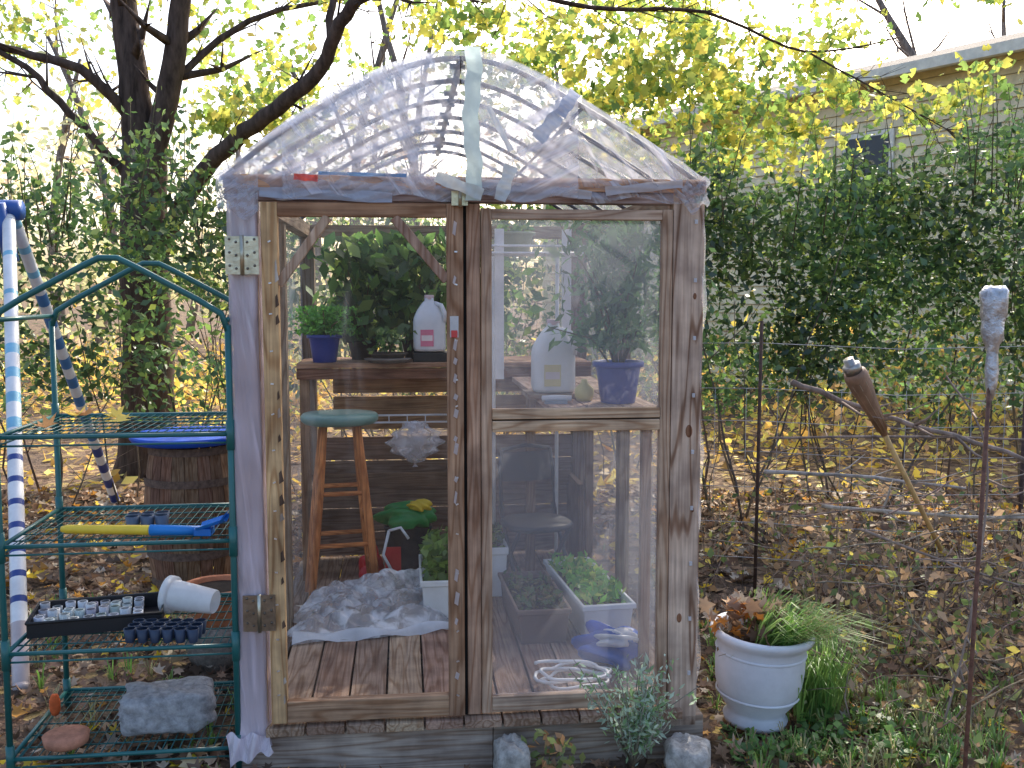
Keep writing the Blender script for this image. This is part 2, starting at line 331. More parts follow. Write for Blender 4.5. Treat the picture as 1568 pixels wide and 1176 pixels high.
# low board wall at the back, behind the bench
zb=.19
while zb<.9:
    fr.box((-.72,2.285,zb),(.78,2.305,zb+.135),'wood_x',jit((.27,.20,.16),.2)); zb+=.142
fr.obj('frame',GH,bevel=.003)
kn=MB()
for (a,b,r) in((.826,1.225,.016),(.80,.52,.012),(.84,1.72,.008),(.845,.93,.006)):
    kn.lathe([(r,.0),(r*.9,.0025),(r*.55,.003),(r*.3,.002)],(a,-.004,b),'wood_post',(.22,.11,.065),14,mtx=Matrix.Rotation(math.radians(90),3,'X')@Matrix.Diagonal((.8,1.5,1)))
kn.obj('post_knots',GH)
AU=[-.83,-.69,-.51,-.334,-.17,-.01,.16,.37,.58,.775,.872]; AZh=[2.135,2.255,2.375,2.475,2.54,2.568,2.54,2.435,2.315,2.195,2.13]
def arch(u): return float(np.interp(u,AU,AZh))
uu_=np.linspace(-.83,.872,41); zz=np.array([arch(a) for a in uu_]); zs=zz.copy()
for _ in range(3): zs[1:-1]=(zs[:-2]+2*zs[1:-1]+zs[2:])/4
def archs(u): return float(np.interp(u,uu_,zs))
rf=MB()
for v in(.02,.4,.8,1.2,1.6,2.0,2.32): rf.tube([(a,v,archs(a)-.012) for a in uu_],.0095,'pipe',(.07,.07,.085),8)
rf.tube([(-.01,-.01,archs(-.01)+.005-.03),(-.01,2.33,archs(-.01)-.03)],.012,'pipe',(.03,.03,.035),8)
for v in np.arange(.06,2.3,.24): rf.tube([(-.045,v,archs(-.045)-.03),(.01,v,archs(.01)-.03)],.010,'pipe',(.02,.02,.025),6)
for a in(-.45,.42): rf.tube([(a,.0,archs(a)-.024),(a,2.33,archs(a)-.024)],.007,'pipe',(.10,.10,.12),8)
rf.obj('roof_hoops',GH)
def wr(a,b,k=1): return k*(math.sin(a*31+b*17)*.5+math.sin(a*57-b*23+1.3)*.3+math.sin(a*13+b*71+.5)*.3)
rs=MB()
rs.sheet(lambda s,t:(-.845+1.73*s,-.02+2.38*t,archs(-.845+1.73*s)+.006+wr(s*2,t,.004)-(.012*abs(math.sin(t*math.pi*6)))),90,60,'film_roof',W)
rs.obj('roof_film',GH)
def gable(u0,u1,mat,nm,ph,y0=-.018,amp=.012):
    q=MB()
    def f(s,t):
        u=u0+(u1-u0)*s; zt=archs(u)+.004; zb=2.06+.012*math.sin(u*23)
        z=zb+(zt-zb)*t
        ang=math.atan2(z-1.98,abs(u)+.25 if ph<2 else .95-abs(u))
        return (u,y0+amp*math.sin(ang*60+ph+2*math.sin(u*9))*(1-abs(2*t-1)**4)+wr(u*1.5,z,.005),z)
    q.sheet(f,130,50,mat,W); q.obj(nm,GH)
gable(-.835,-.012,'film_gable_l','gable_film_left',0); gable(-.008,.875,'film_gable_r','gable_film_right',2)
gable(-.62,-.10,'film_gable_r','gable_film_fold',4,-.045)
gable(.05,.40,'film_gable_l','gable_film_fold',1,-.045)
tp=MB()
tp.sheet(lambda s,t:(.0+.055*s+.006*math.sin(t*9)+.003*math.sin(t*31),-.065-.003*math.sin(t*20+s*4),2.05+.52*t),4,40,'thin_plastic',(.62,.74,.72))
def strip(p0,p1,w,col,y=-.066,mat='thin_plastic'):
    p0=Vector((p0[0],y,p0[1]));p1=Vector((p1[0],y,p1[1]));d=(p1-p0);sd=Vector((-d.z,0,d.x)).normalized()*w/2; ph=random.uniform(0,6)
    tp.sheet(lambda s,t:p0+d*t+sd*(2*s-1)*(1+.12*math.sin(t*11+ph))+Vector((0,-.003*math.sin(t*9+s*7)+.002*math.sin(t*31),0)),4,18,mat,col)
strip((.385,2.425),(.33,2.345),.045,(.42,.46,.58)); strip((.325,2.345),(.25,2.26),.05,(.48,.52,.62),-.070)
strip((.16,2.17),(.12,2.05),.045,(.62,.66,.68),-.074); strip((.08,2.37),(.16,2.22),.02,(.7,.72,.75),-.072)
strip((-.58,2.125),(-.50,2.12),.022,(.7,.12,.10),-.060); strip((-.70,2.075),(-.25,2.06),.035,(.5,.55,.68),-.032); strip((-.1,2.13),(.06,2.07),.04,(.7,.72,.7),-.076)
strip((.05,2.115),(.45,2.075),.03,(.62,.58,.6),-.034); strip((.5,2.09),(.78,2.12),.03,(.6,.56,.58),-.032)
strip((-.5,2.14),(-.2,2.135),.012,(.2,.35,.6),-.04)
tp.obj('tape_strips',GH)
wp=MB()
def wrap(s,t):
    a=s*2*math.pi; z=.10+2.02*t; cx=-.765;cy=.045
    f=1/((abs(math.cos(a))**5+abs(math.sin(a))**5)**(.2)); k=1+.04*math.sin(a*5+z*5)+.03*math.sin(a*9-z*9)
    fl=1+.25*max(0,(.2-z))/.1
    return (cx+math.cos(a)*.053*f*k*fl,cy+math.sin(a)*.055*f*k*fl,z)
wp.sheet(wrap,48,80,'film_wrap',W)
wp.sheet(lambda s,t:(-.86+.15*s+.02*t,-.03-.03*t+.012*math.sin(s*15+t*4),.155-.10*t*(1-.5*s)+.01*math.sin(s*12)),20,10,'film_wrap',W)
wp.sheet(lambda s,t:(-.845+.14*s,-.022+wr(s*1.5,t,.008),2.0+.15*t+.02*math.sin(s*7)),16,16,'film_gable_l',W)
wp.sheet(lambda s,t:(.79+.085*s+.01*math.sin(t*9),-.02+wr(s*1.5,t,.008),2.03+.10*t+.02*math.sin(s*7+2)),16,16,'film_gable_l',W)
wp.sheet(lambda s,t:(.862+.022*s*(.6+.4*math.sin(t*17)),.0+.015*math.sin(t*43+s*2),.25+1.8*t),5,90,'film_side',W)
wp.obj('plastic_wrap',GH)
wf=MB()
wf.sheet(lambda s,t:(.10+.615*s,.012+wr(s*.6,t*.5,.0015),Z0+.06+1.77*t),30,60,'film_panel',W); wf.obj('panel_film',GH)
wf=MB()
wf.sheet(lambda s,t:(-.79+wr(s,t,.004),.1+2.2*s,Z0+1.88*t),40,40,'film_side',W)
wf.sheet(lambda s,t:(.865+wr(s,t,.004),.1+2.2*s,Z0+1.88*t),40,40,'film_side',W); wf.obj('side_film',GH)
wf=MB()
wf.sheet(lambda s,t:(-.80+1.66*s,2.345+wr(s,t,.004),Z0+2.0*t),40,40,'film_back',W); wf.obj('back_film',GH)
d=MB()
dl,dr,db,dt=-.70,-.004,Z0+.012,2.043
d.box((dl,-.022,db),(dl+.056,.02,dt),'wood_z',(.62,.43,.24)); d.box((dr-.058,-.022,db),(dr,.02,dt),'wood_z',(.40,.255,.17))
d.box((dl+.056,-.020,dt-.048),(dr-.058,.02,dt),'wood_x',(.36,.22,.14)); d.box((dl+.056,-.020,db),(dr-.058,.02,db+.078),'wood_x',(.44,.29,.19))
d.beam((-.645,-.008,1.76),(-.472,-.008,1.995),.032,.024,'wood_z',(.52,.39,.30)); d.beam((-.245,-.008,1.995),(-.06,-.008,1.775),.034,.024,'wood_z',(.42,.29,.23))
d.obj('door_frame',GH,bevel=.003)
d=MB(); d.sheet(lambda s,t:(dl+.05+(dr-dl-.105)*s,.022+wr(s*.5,t*.6,.002),db+.07+(dt-db-.11)*t),30,60,'film_door',W); d.obj('door_film',GH)
h=MB()
for (ha,hz) in((-.765,1.86),(-.735,.60)):
    c1=(.65,.6,.46) if hz>1 else (.3,.26,.22)
    h.box((ha-.055,-.030,hz-.065),(ha-.002,-.024,hz+.065),'metal',c1)
    h.box((ha+.006,-.030,hz-.065),(ha+.058,-.024,hz+.065),'metal',c1)
    h.tube([(ha+.002,-.032,hz-.068),(ha+.002,-.032,hz+.068)],.007,'metal',(.5,.47,.38),10)
    for sx in(-.04,-.018,.02,.044):
        for szz in(-.045,0,.045): h.lathe([(.005,0),(.003,.003)],(ha+sx,-.031,hz+szz+(.01 if sx in(-.04,.044) else 0)),'metal',(.2,.18,.16),8,mtx=Matrix.Rotation(math.radians(90),3,'X'))
h.box((-.045,-.040,2.035),(.012,-.028,2.085),'metal',(.6,.55,.38)); h.tube([(-.015,-.045,2.03),(-.015,-.045,2.09)],.006,'metal',(.4,.36,.28))
for z in np.arange(.28,2.0,.115):
    for uu in(-.672,-.03):
        a=random.uniform(-.5,.5); zz_=z+random.uniform(-.02,.02); h.box((uu-.005,-.0265,zz_-.0025),(uu+.005,-.0225,zz_+.0025),'metal',(.8,.8,.85),((uu,-.024,zz_),Matrix.Rotation(a,3,'Y')))
for z in np.arange(.3,2.0,.21): h.box((.835,-.010,z),(.845,-.004,z+.015),'thin_plastic',(.8,.8,.84))
z=.26
while z<2.0:
    if random.random()<.6:
        w_=random.uniform(.008,.018);l_=random.uniform(.015,.04); h.sheet(lambda s,t,z=z:(-.655+w_*s*(1-.5*t),-.0255,z+l_*t+.010*s),2,2,'wood_z',(.12,.08,.06) if random.random()<.7 else (.6,.55,.5))  # dark flecks paint the shadow bumps along the left door stile
    if random.random()<.6:
        w_=random.uniform(.006,.014);l_=random.uniform(.012,.045); h.sheet(lambda s,t,z=z:(-.042+w_*s+.006*t,-.0255-.002*s,z+l_*t-.008*s),2,2,'thin_plastic',(.68,.60,.60))
    z+=random.uniform(.035,.09)
h.box((-.052,-.027,1.575),(-.022,-.0235,1.65),'thin_plastic',(.8,.8,.82)); h.box((-.048,-.029,1.575),(-.026,-.0275,1.60),'paint',(.6,.06,.06))
h.obj('hinges_staples_and_shadow_marks',GH)
bn=MB()
SZ=1.36
for k in range(4): bn.box((-.78,1.78+k*.135,SZ-.025),(.80,1.78+k*.135+.128,SZ),'wood_x',jit((.44,.27,.18),.1))
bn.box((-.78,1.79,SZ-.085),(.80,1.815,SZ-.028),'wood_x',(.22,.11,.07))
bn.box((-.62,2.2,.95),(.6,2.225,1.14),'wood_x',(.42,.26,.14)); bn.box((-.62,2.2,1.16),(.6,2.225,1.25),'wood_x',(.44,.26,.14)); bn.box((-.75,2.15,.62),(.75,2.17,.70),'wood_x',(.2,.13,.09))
for uu in(-.77,.05,.45): bn.box((uu,1.83,Z0),(uu+.05,1.88,SZ-.087),'wood_z',(.3,.19,.12))
for uu in(-.74,.74): bn.box((uu,1.83,Z0+.02),(uu+.03,2.22,Z0+.5),'wood_z',(.22,.15,.1))
BZ=1.285
for k in range(3): bn.box((.36+k*.145,.30,BZ-.025),(.36+k*.145+.138,1.74,BZ),'wood_y',jit((.5,.38,.3),.1))
bn.box((.36,.28,BZ-.08),(.79,.30,BZ-.026),'wood_x',(.4,.3,.24))
for vv in(.36,1.6): bn.box((.74,vv,Z0),(.78,vv+.04,BZ-.03),'wood_z',(.3,.22,.17))
bn.obj('plant_bench',GH,bevel=.002)
ws=MB()
for v in(1.4,1.5,1.6,1.7): ws.tube([(.12,v,1.93),(.72,v,1.93)],.006,'paint',(.8,.8,.83),6)
ws.tube([(.12,1.4,1.965),(.72,1.4,1.965)],.006,'paint',(.8,.8,.83),6)
for a in np.arange(.12,.73,.04): ws.tube([(a,1.4,1.934),(a,1.7,1.934)],.003,'paint',(.8,.8,.83),5)
for a in(.24,.58): ws.box((a,1.42,1.3),(a+.045,1.45,2.05),'paint',(.8,.8,.83))
for a in(.26,.6): ws.tube([(a,1.72,.2),(a,1.72,1.93)],.01,'paint',(.7,.7,.72),6)
for z in(1.02,1.06): ws.tube([(-.45,1.95,z),(.1,1.95,z)],.006,'paint',(.8,.8,.83),6)
for a in(-.3,-.2,-.1): ws.tube([(a,1.95,1.02),(a,1.95,1.06)],.003,'paint',(.75,.75,.78),5)
ws.obj('wire_shelf',GH)
R=Matrix.Rotation(GHR,3,'Z')
def gw(u,v,z): return GO+R@Vector((u,v,z))
def place(mb,name,u,v,z,rot=0,bevel=0): return mb.obj(name,None,gw(u,v,z),GHR+rot,bevel)
def stool():
    s=MB(); H=.955; wcol=(.62,.25,.09)
    s.lathe([(.10,H-.055),(.175,H-.05),(.193,H-.035),(.195,H-.015),(.185,H-.002),(.10,H+.004),(.0,H+.004)],(0,0,0),'paint',(.13,.26,.23),36)
    legs=[]
    for a in(45,135,225,315):
        a=math.radians(a+8); t=Vector((math.cos(a)*.115,math.sin(a)*.115,H-.045)); b=Vector((math.cos(a)*.235,math.sin(a)*.235,0)); legs.append((t,b))
        s.tube([t,t.lerp(b,.3),t.lerp(b,.6),b],[.016,.021,.022,.017],'wood_z',wcol,12)
    for i,(k1,k2) in enumerate(((.38,.66),(.52,.80),(.38,.66),(.52,.80))):
        for kk in(k1,k2):
            p=legs[i][0].lerp(legs[i][1],kk);q=legs[(i+1)%4][0].lerp(legs[(i+1)%4][1],kk); s.tube([p,q],.012,'wood_x',wcol,8)
    return s
place(stool(),'wooden_stool',-.54,1.50,Z0)
def jug(col,lab,k=1.0,ns=28):
    s=MB(); s.lathe([(.05,0),(.083,.004),(.088,.02),(.088,.16),(.084,.185),(.066,.225),(.04,.262),(.026,.275),(.024,.29)],(0,0,0),'plastic',col,ns,sq=5)
    s.tube([(.03,-.03,.262),(.065,-.06,.25),(.082,-.075,.21),(.078,-.07,.16)],.012,'plastic',col,8)
    s.lathe([(.025,.282),(.027,.284),(.027,.305),(.022,.307)],(0,0,0),'plastic',(.8,.6,.62),16)
    s.box((-.05,-.092,.03),(.02,-.0885,.12),'paint',lab); s.box((-.045,-.0935,.06),(.015,-.0922,.09),'paint',(.85,.75,.75))
    s.v=[(a*k,b*k,c*k) for a,b,c in s.v]
    return s
place(jug((.8,.82,.87),(.75,.22,.33)),'milk_jug',-.075,1.93,SZ+.055)
place(jug((.88,.9,.93),(.85,.75,.42),1.02),'milk_jug',.425,.70,BZ+.022)
s=MB(); s.box((-.12,-.11,0),(.12,.11,.02),'wood_x',(.35,.27,.2)); place(s,'wooden_board',.425,.70,BZ+.001)
def pot(col,r=.085,h=.15,mat='paint',soil=True,rim=.01,n=28):
    s=MB(); s.lathe([(r*.7,0),(r*.74,.003),(r*.96,h*.85),(r*.97,h*.86),(r+rim,h*.87),(r+rim,h),(r*.92,h),(r*.9,h*.88)],(0,0,0),mat,col,n,cap=soil)
    if soil: s.lathe([(r*.9,h*.885),(.001,h*.9)],(0,0,0),'matte',(.05,.035,.025),n,cap=False)
    return s
def plant(mb,name,u,v,z,h0,n,ext,ls,cols,stem=6,narrow=False,hang=0,base=0):
    e=empty(name,gw(u,v,z),GHR)
    if mb: mb.obj('pot',e)
    C=np.stack([rng.normal(0,ext[0],n),rng.normal(0,ext[1],n),h0+np.abs(rng.uniform(0,1,n))*ext[2]],1)
    leaves('foliage',C,rng.uniform(ls*.6,ls*1.2,n),pal(n,cols,None,.4),'leaf',T_NARROW if narrow else T_OVAL,parent=e,hang=hang)
    if stem:
        t=MB()
        for i in range(stem):
            c=C[rng.integers(n)]; t.tube([(0,0,h0*.5),(c[0]*.4,c[1]*.4,h0+(c[2]-h0)*.5),tuple(c)],[.005,.004,.002],'bark',(.2,.16,.08),5)
        t.obj('stems',e)
    return e
PG=[(.08,.16,.045),(.12,.22,.05),(.05,.11,.035),(.2,.28,.07)]
plant(pot((.03,.05,.28),.085,.15),'potted_herb',-.64,1.90,SZ,.15,1300,(.075,.06,.15),.032,[(.1,.26,.05),(.17,.4,.06)],8)
plant(pot((.1,.08,.07),.1,.05,'matte'),'bonsai_plant',-.30,1.88,SZ,.06,160,(.05,.04,.12),.04,PG,5)
sc_=MB(); sc_.lathe([(.09,0),(.12,.015),(.128,.022),(.108,.022)],(0,0,0),'matte',(.2,.17,.15),24); place(sc_,'plant_saucer',-.30,1.80,SZ+.002)
plant(pot((.04,.03,.025),.09,.11,'matte'),'leafy_house_plant',-.44,2.12,SZ,.12,480,(.13,.07,.56),.12,PG,12,hang=.8)
plant(pot((.04,.03,.025),.09,.11,'matte'),'leafy_house_plant',-.14,2.16,SZ,.16,440,(.14,.06,.54),.12,PG,12,hang=.8)
tr=MB(); tr.box((-.09,-.08,0),(.1,.09,.05),'plastic',(.02,.02,.02)); place(tr,'seed_tray',-.075,1.93,SZ,bevel=.004)
plant(pot((.04,.07,.36),.095,.17),'potted_tree',.655,.44,BZ,.22,1300,(.11,.09,.52),.07,[(.08,.16,.06),(.11,.2,.07)],14,True,.5)
plant(pot((.5,.3,.18),.06,.09),'potted_plant',.22,2.05,SZ,.1,340,(.15,.08,.48),.09,PG,8)
plant(pot((.35,.38,.25),.09,.10),'potted_plant',.36,1.55,1.94,.08,60,(.04,.04,.06),.05,PG,3)
b_=MB(); b_.lathe([(.03,0),(.04,.02),(.04,.05),(.015,.075),(.012,.09)],(0,0,0),'plastic',(.8,.7,.3),14); place(b_,'small_bottle',.53,.52,BZ)
cl=MB(); cl.tube([(-.06,0,.02),(.0,.01,.022),(.06,0,.02)],.012,'paint',(.8,.8,.83),8); cl.box((-.05,-.02,.0),(.04,.02,.012),'paint',(.3,.35,.4)); place(cl,'hand_tool',.40,.42,BZ+.001)
def planter(L,Wd,H,col):
    s=MB()
    def ring(w,l,z): return [(-w/2,-l/2,z),(w/2,-l/2,z),(w/2,l/2,z),(-w/2,l/2,z)]
    rings=[ring(Wd*.84,L*.94,0),ring(Wd*.95,L*.98,H*.85),ring(Wd*1.04,L*1.02,H*.86),ring(Wd*1.04,L*1.02,H),ring(Wd*.93,L*.96,H),ring(Wd*.9,L*.95,H*.8)]
    vs=sum(rings,[]);fs=[(3,2,1,0)]
    for i in range(5):
        for k in range(4): a=i*4+k;b=i*4+(k+1)%4;fs.append((a,b,b+4,a+4))
    s.add(vs,fs,'plastic',col); z=H*.8
    s.add([tuple(p) for p in ring(Wd*.9,L*.95,z+.001)],[(0,1,2,3)],'matte',(.05,.035,.025)); return s
def planter_pl(name,u,v,L,Wd,H,col,n,ls,cols,rot=0,hh=.12):
    e=empty(name,gw(u,v,Z0),GHR+rot); planter(L,Wd,H,col).obj('planter_box',e,bevel=.004)
    if n:
        C=np.stack([rng.uniform(-Wd*.42,Wd*.42,n),rng.uniform(-L*.45,L*.45,n),H*.8+rng.uniform(0,hh,n)],1)
        leaves('foliage',C,rng.uniform(ls*.6,ls*1.2,n),pal(n,cols),'leaf',parent=e)
planter_pl('window_box_planter',.655,1.12,.80,.24,.17,(.88,.9,.93),460,.055,[(.2,.48,.07),(.14,.34,.06),(.4,.5,.12)],.08,.08)
planter_pl('window_box_planter',.38,1.02,.62,.24,.16,(.22,.15,.12),200,.05,[(.1,.16,.05),(.16,.14,.06)],.04,.06)
planter_pl('window_box_planter',.22,1.60,.35,.17,.26,(.88,.9,.93),120,.06,PG)
planter_pl('window_box_planter',-.045,1.32,.5,.2,.20,(.9,.92,.9),240,.075,[(.1,.19,.05),(.17,.28,.06)],0,.18)
hs=MB(); pts=[]
for i in range(90):
    a=i*.24; r=.11+.02*math.sin(i*.37)+.01*math.sin(i*1.1); pts.append((r*1.3*math.cos(a)+.01*math.sin(i*.2),r*.8*math.sin(a),.012+.0006*i+.004*math.sin(i)))
hs.tube(pts,.007,'plastic',(.9,.9,.92),6); place(hs,'hose_coil',.44,.26,Z0)
def crumple(name,size,col,mat,u,v,z,seed=1,n=26):
    s=MB(); r0=random.Random(seed); A=[(r0.uniform(2,9),r0.uniform(2,9),r0.uniform(0,6),r0.uniform(.04,.13)) for _ in range(10)]
    def f(a,b):
        th=a*2*math.pi; ph=b*math.pi; x=math.sin(ph)*math.cos(th);y=math.sin(ph)*math.sin(th);zz=-math.cos(ph)
        k=1+sum(q[3]*math.sin(q[0]*x+q[1]*y+q[2]+zz*5) for q in A)
        return (x*k*size[0],y*k*size[1],max(0,(zz*k+ .8))*size[2])
    s.sheet(f,n*2,n,mat,col)
    return place(s,name,u,v,z)
crumple('potting_soil_bag',(.13,.10,.075),(.05,.18,.7),'thin_plastic',.66,.50,Z0,3)
crumple('potting_soil_bag',(.08,.05,.03),(.8,.84,.9),'thin_plastic',.66,.42,Z0+.10,5)
bx=MB(); bx.box((-.12,-.1,0),(.12,.1,.34),'matte',(.04,.04,.045)); bx.box((-.122,-.105,.10),(-.04,-.101,.24),'paint',(.6,.03,.03)); bx.tube([(-.12,-.1,.34),(.12,-.1,.34),(.12,.1,.34),(-.12,.1,.34),(-.12,-.1,.34)],.007,'plastic',(.05,.05,.055),6); place(bx,'storage_crate',-.20,1.68,Z0,bevel=.006)
crumple('garden_bag',(.14,.09,.07),(.02,.32,.08),'thin_plastic',-.20,1.60,Z0+.341,6); crumple('garden_bag',(.06,.05,.03),(.8,.62,.05),'thin_plastic',-.14,1.54,Z0+.44,7)
s=MB(); s.tube([(0,0,.34),(-.03,-.02,.22),(.05,-.02,.06)],.008,'plastic',(.85,.87,.9),6); s.tube([(.0,0,.34),(.06,-.02,.36),(.1,-.02,.30)],.008,'plastic',(.85,.87,.9),6); place(s,'white_cord',-.30,1.52,Z0)
crumple('red_watering_toy',(.06,.05,.09),(.7,.02,.03),'plastic',-.40,1.78,Z0,8)
s=MB(); s.sheet(lambda a,b:((.13*math.sin(math.pi*min(1,b*1.1))**.7+.015*math.sin(b*30))*math.cos(a*6.283)*(1+.15*math.sin(a*30+b*9)),.05*math.sin(a*6.283)*math.sin(math.pi*b)*(1+.2*math.sin(a*25)),-.25*b),50,24,'film_bag',W)
place(s,'clear_plastic_bag',-.16,1.72,1.06)
s=MB()
def heap(a,b):
    x=-.36+.74*a; y=-.20+.50*b; e=min(1,8*min(a,1-a))*min(1,5*min(b,1-b))
    h_=.02+.03*abs(math.sin(x*13+y*7))+.04*abs(math.sin(x*8-y*21+1))+.015*abs(math.sin(x*37+y*29))+.22*max(0,b-.3)*(.7+.5*math.sin(x*8+1))
    return (x+.02*math.sin(b*17)+.012*math.sin(b*41+a*9),y+.16*(a-.5)*(1-b)+.02*math.sin(a*9),.006+e*h_)
s.sheet(heap,110,60,'film_sheet',W)
# stiff folded front lip of the sheet
s.sheet(lambda a,b:(-.34+.70*a,-.27+.11*a+.10*b*(1-.6*a)+.012*math.sin(a*9),.008+.03*math.sin(b*3.1)+.012*math.sin(a*14+b*3)),60,10,'thin_plastic',(.86,.9,.95))
place(s,'plastic_sheeting',-.38,1.08,Z0)
# black folding chair
s=MB(); BLK=(.035,.038,.045)
s.lathe([(.0,.335),(.16,.335),(.18,.345),(.18,.362),(.16,.37),(.0,.368)],(0,0,0),'plastic',BLK,28,sq=3)
for x in(-.15,.15):
    s.tube([(x,-.17,0),(x,.12,.36),(x,.17,.42)],.011,'paint',BLK,8); s.tube([(x*.9,.20,0),(x*.9,-.12,.34)],.011,'paint',BLK,8)
    s.tube([(x,.12,.34),(x,.17,.62),(x*.9,.18,.72)],.011,'paint',BLK,8)
s.sheet(lambda a,b:(-.14+.28*a,.175-.03*math.sin(a*3.14),.55+.16*b),10,6,'plastic',BLK); s.tube([(-.135,.18,.72),(0,.185,.74),(.135,.18,.72)],.011,'paint',BLK,8); s.tube([(-.15,-.12,.06),(.15,-.12,.06)],.008,'paint',BLK,6)
place(s,'folding_chair',.47,1.56,Z0,.2)
# ------------------------------------------------------------------ plant rack (left)
RL=(-1.76,3.36,0); RR=math.radians(7)
r=MB(); TC=(.018,.13,.13); rw,rd=.78,.62
levels=[.10,.48,.86,1.24]
for x in(0,rw):
    for y in(0,rd):
        r.tube([(x,y,0),(x,y,1.62)],.011,'paint',TC,10)
        for z in levels: r.tube([(x,y,z-.055),(x,y,z+.05)],.015,'paint',TC,10)
for y in(0,rd):
    pts=[(0,y,1.6),(.02,y,1.66),(.10,y,1.71),(.30,y,1.82),(.36,y,1.85),(.42,y,1.85),(.48,y,1.82),(.68,y,1.71),(.76,y,1.66),(rw,y,1.60)]
    r.tube(pts,.011,'paint',TC,10)
for x in(0,rw): r.tube([(x,0,1.64),(x,rd,1.64)],.009,'paint',TC,8)
for z in levels:
    for y in(0,rd): r.tube([(0,y,z),(rw,y,z)],.008,'paint',TC,8); r.tube([(0,y,z-.03),(rw,y,z-.03)],.004,'paint',TC,6)
    for x in(0,rw): r.tube([(x,0,z),(x,rd,z)],.008,'paint',TC,8); r.tube([(x,0,z-.03),(x,rd,z-.03)],.004,'paint',TC,6)
    for x in np.arange(.03,rw,.03): r.tube([(x,0,z),(x,rd,z)],.0018,'paint',TC,4)
    for y in np.arange(.1,rd,.10): r.tube([(0,y,z-.004),(rw,y,z-.004)],.003,'paint',TC,5)
r.obj('plant_rack',None,RL,RR)
RM=Matrix.Rotation(RR,3,'Z')
def rp(x,y,z): return Vector(RL)+RM@Vector((x,y,z))
P3=np.array([tuple(rp(random.uniform(.1,.45),random.uniform(.1,.5),1.256)) for _ in range(7)]); leaves('fallen_leaves',P3,.10,pal(7,[(.75,.55,.12),(.45,.25,.12)]),'dry_leaf',T_MAPLE,up=.8)
s=MB(); s.tube([(.0,0,0),(.02,0,0),(.30,0,0),(.31,0,0)],[.010,.016,.018,.018],'plastic',(.9,.65,.06),12); s.tube([(.31,0,0),(.5,0,0)],[.02,.017],'plastic',(.02,.25,.7),12)
s.sheet(lambda a,b:(.48+.10*a,-.05+.1*b,.0+.035*a+.02*(2*b-1)**2),8,8,'plastic',(.02,.2,.65)); s.box((.47,-.03,-.012),(.53,.03,.012),'plastic',(.02,.2,.65))
s.sheet(lambda a,b:(.55+.03*a,-.055+.11*b,.02+.05*a),6,6,'plastic',(.02,.2,.65))
o=s.obj('toy_shovel',None,rp(.17,.10,.895),RR-.05); o.rotation_euler=(0,math.radians(1.5),RR-.06)
def cells(nx,ny,dx,col,fillcol,deep=.04):
    s=MB()
    for i in range(nx):
        for j in range(ny):
            cx=(i+.5)*dx;cy=(j+.5)*dx
            s.lathe([(dx*.32,0),(dx*.47,deep),(dx*.42,deep)],(cx,cy,0),'plastic',col,8,sq=4,cap=False)
            s.lathe([(dx*.40,deep*.8),(.001,deep*.85)],(cx,cy,0),'matte',jit(fillcol,.3),8,cap=False)
    return s
s=MB()
tw,tl,th=.46,.26,.055
for a,b in(((0,0,0),(tw,.006,th)),((0,tl-.006,0),(tw,tl,th)),((0,.006,0),(.006,tl-.006,th)),((tw-.006,.006,0),(tw,tl-.006,th)),((.006,.006,0),(tw-.006,tl-.006,.004))): s.box(a,b,'plastic',(.02,.02,.025))
s.tube([(0,0,th),(tw,0,th),(tw,tl,th),(0,tl,th),(0,0,th)],.006,'plastic',(.02,.02,.025),6)
for i in range(9):
    for j in range(5):
        if random.random()<.10: continue
        cx=.03+i*.0425+random.uniform(-.006,.006);cy=.03+j*.05+random.uniform(-.006,.006); hz=random.uniform(-.008,.010); s.lathe([(.015,.01),(.018,.052+hz),(.014,.052+hz)],(cx,cy,0),'plastic',jit((.55,.58,.62),.3),8,sq=4,cap=False); s.lathe([(.016,.045+hz),(.001,.046+hz)],(cx,cy,0),'matte',(.3,.26,.24),8,cap=False)
s.obj('seedling_tray',None,rp(.03,.12,.492),RR+.16)
cells(6,3,.045,(.03,.05,.10),(.05,.05,.05),.05).obj('seedling_cells',None,rp(.38,.03,.49),RR-.12)
cells(3,2,.05,(.10,.14,.22),(.06,.06,.07),.055).obj('seedling_cells',None,rp(.38,.12,.87),RR+.1)
s=pot((.88,.88,.9),.062,.2,'plastic',False); o=s.obj('white_flower_pot',None,rp(.66,.30,.548),0); o.rotation_euler=(0,math.radians(-84),RR-.3)
s=pot((.66,.25,.13),.15,.17,'matte',True,.018,32); s.obj('terracotta_pot',None,(-1.36,4.5,.22)); s=rp
s=MB(); s.lathe([(.12,0),(.15,.1),(.165,.20),(.15,.22),(.001,.22)],(0,0,0),'concrete',(.3,.26,.23),20); s.obj('stone_base',None,(-1.36,4.5,0))
s=MB(); s.lathe([(.05,0),(.075,.015),(.08,.045),(.065,.05),(.001,.05)],(0,0,0),'matte',(.55,.25,.16),24); s.obj('terracotta_saucer',None,rp(.17,.06,.112))
s=MB(); s.lathe([(.012,0),(.02,.02),(.02,.06),(.012,.08)],(0,0,0),'matte',(.8,.16,.05),10); s.obj('orange_bulb',None,rp(.04,.35,.11))
def rock(name,size,loc,rot,col=(.42,.42,.44),seed=3,p=7):
    s=MB(); r0=random.Random(seed)
    def f(a,b):
        th=a*2*math.pi;ph=b*math.pi; x=math.sin(ph)*math.cos(th);y=math.sin(ph)*math.sin(th);z=-math.cos(ph)
        k=1/((abs(x)**p+abs(y)**p+abs(z)**p)**(1/p)); k*=1+.05*math.sin(x*7+y*5+seed)+.04*math.sin(z*9+x*11+seed)+.02*math.sin(x*23+z*19)
        k*=1+r0.uniform(-.012,.012)
        return (x*k*size[0],y*k*size[1],z*k*size[2])
    s.sheet(f,44,26,'concrete',col); return s.obj(name,None,loc,rot)
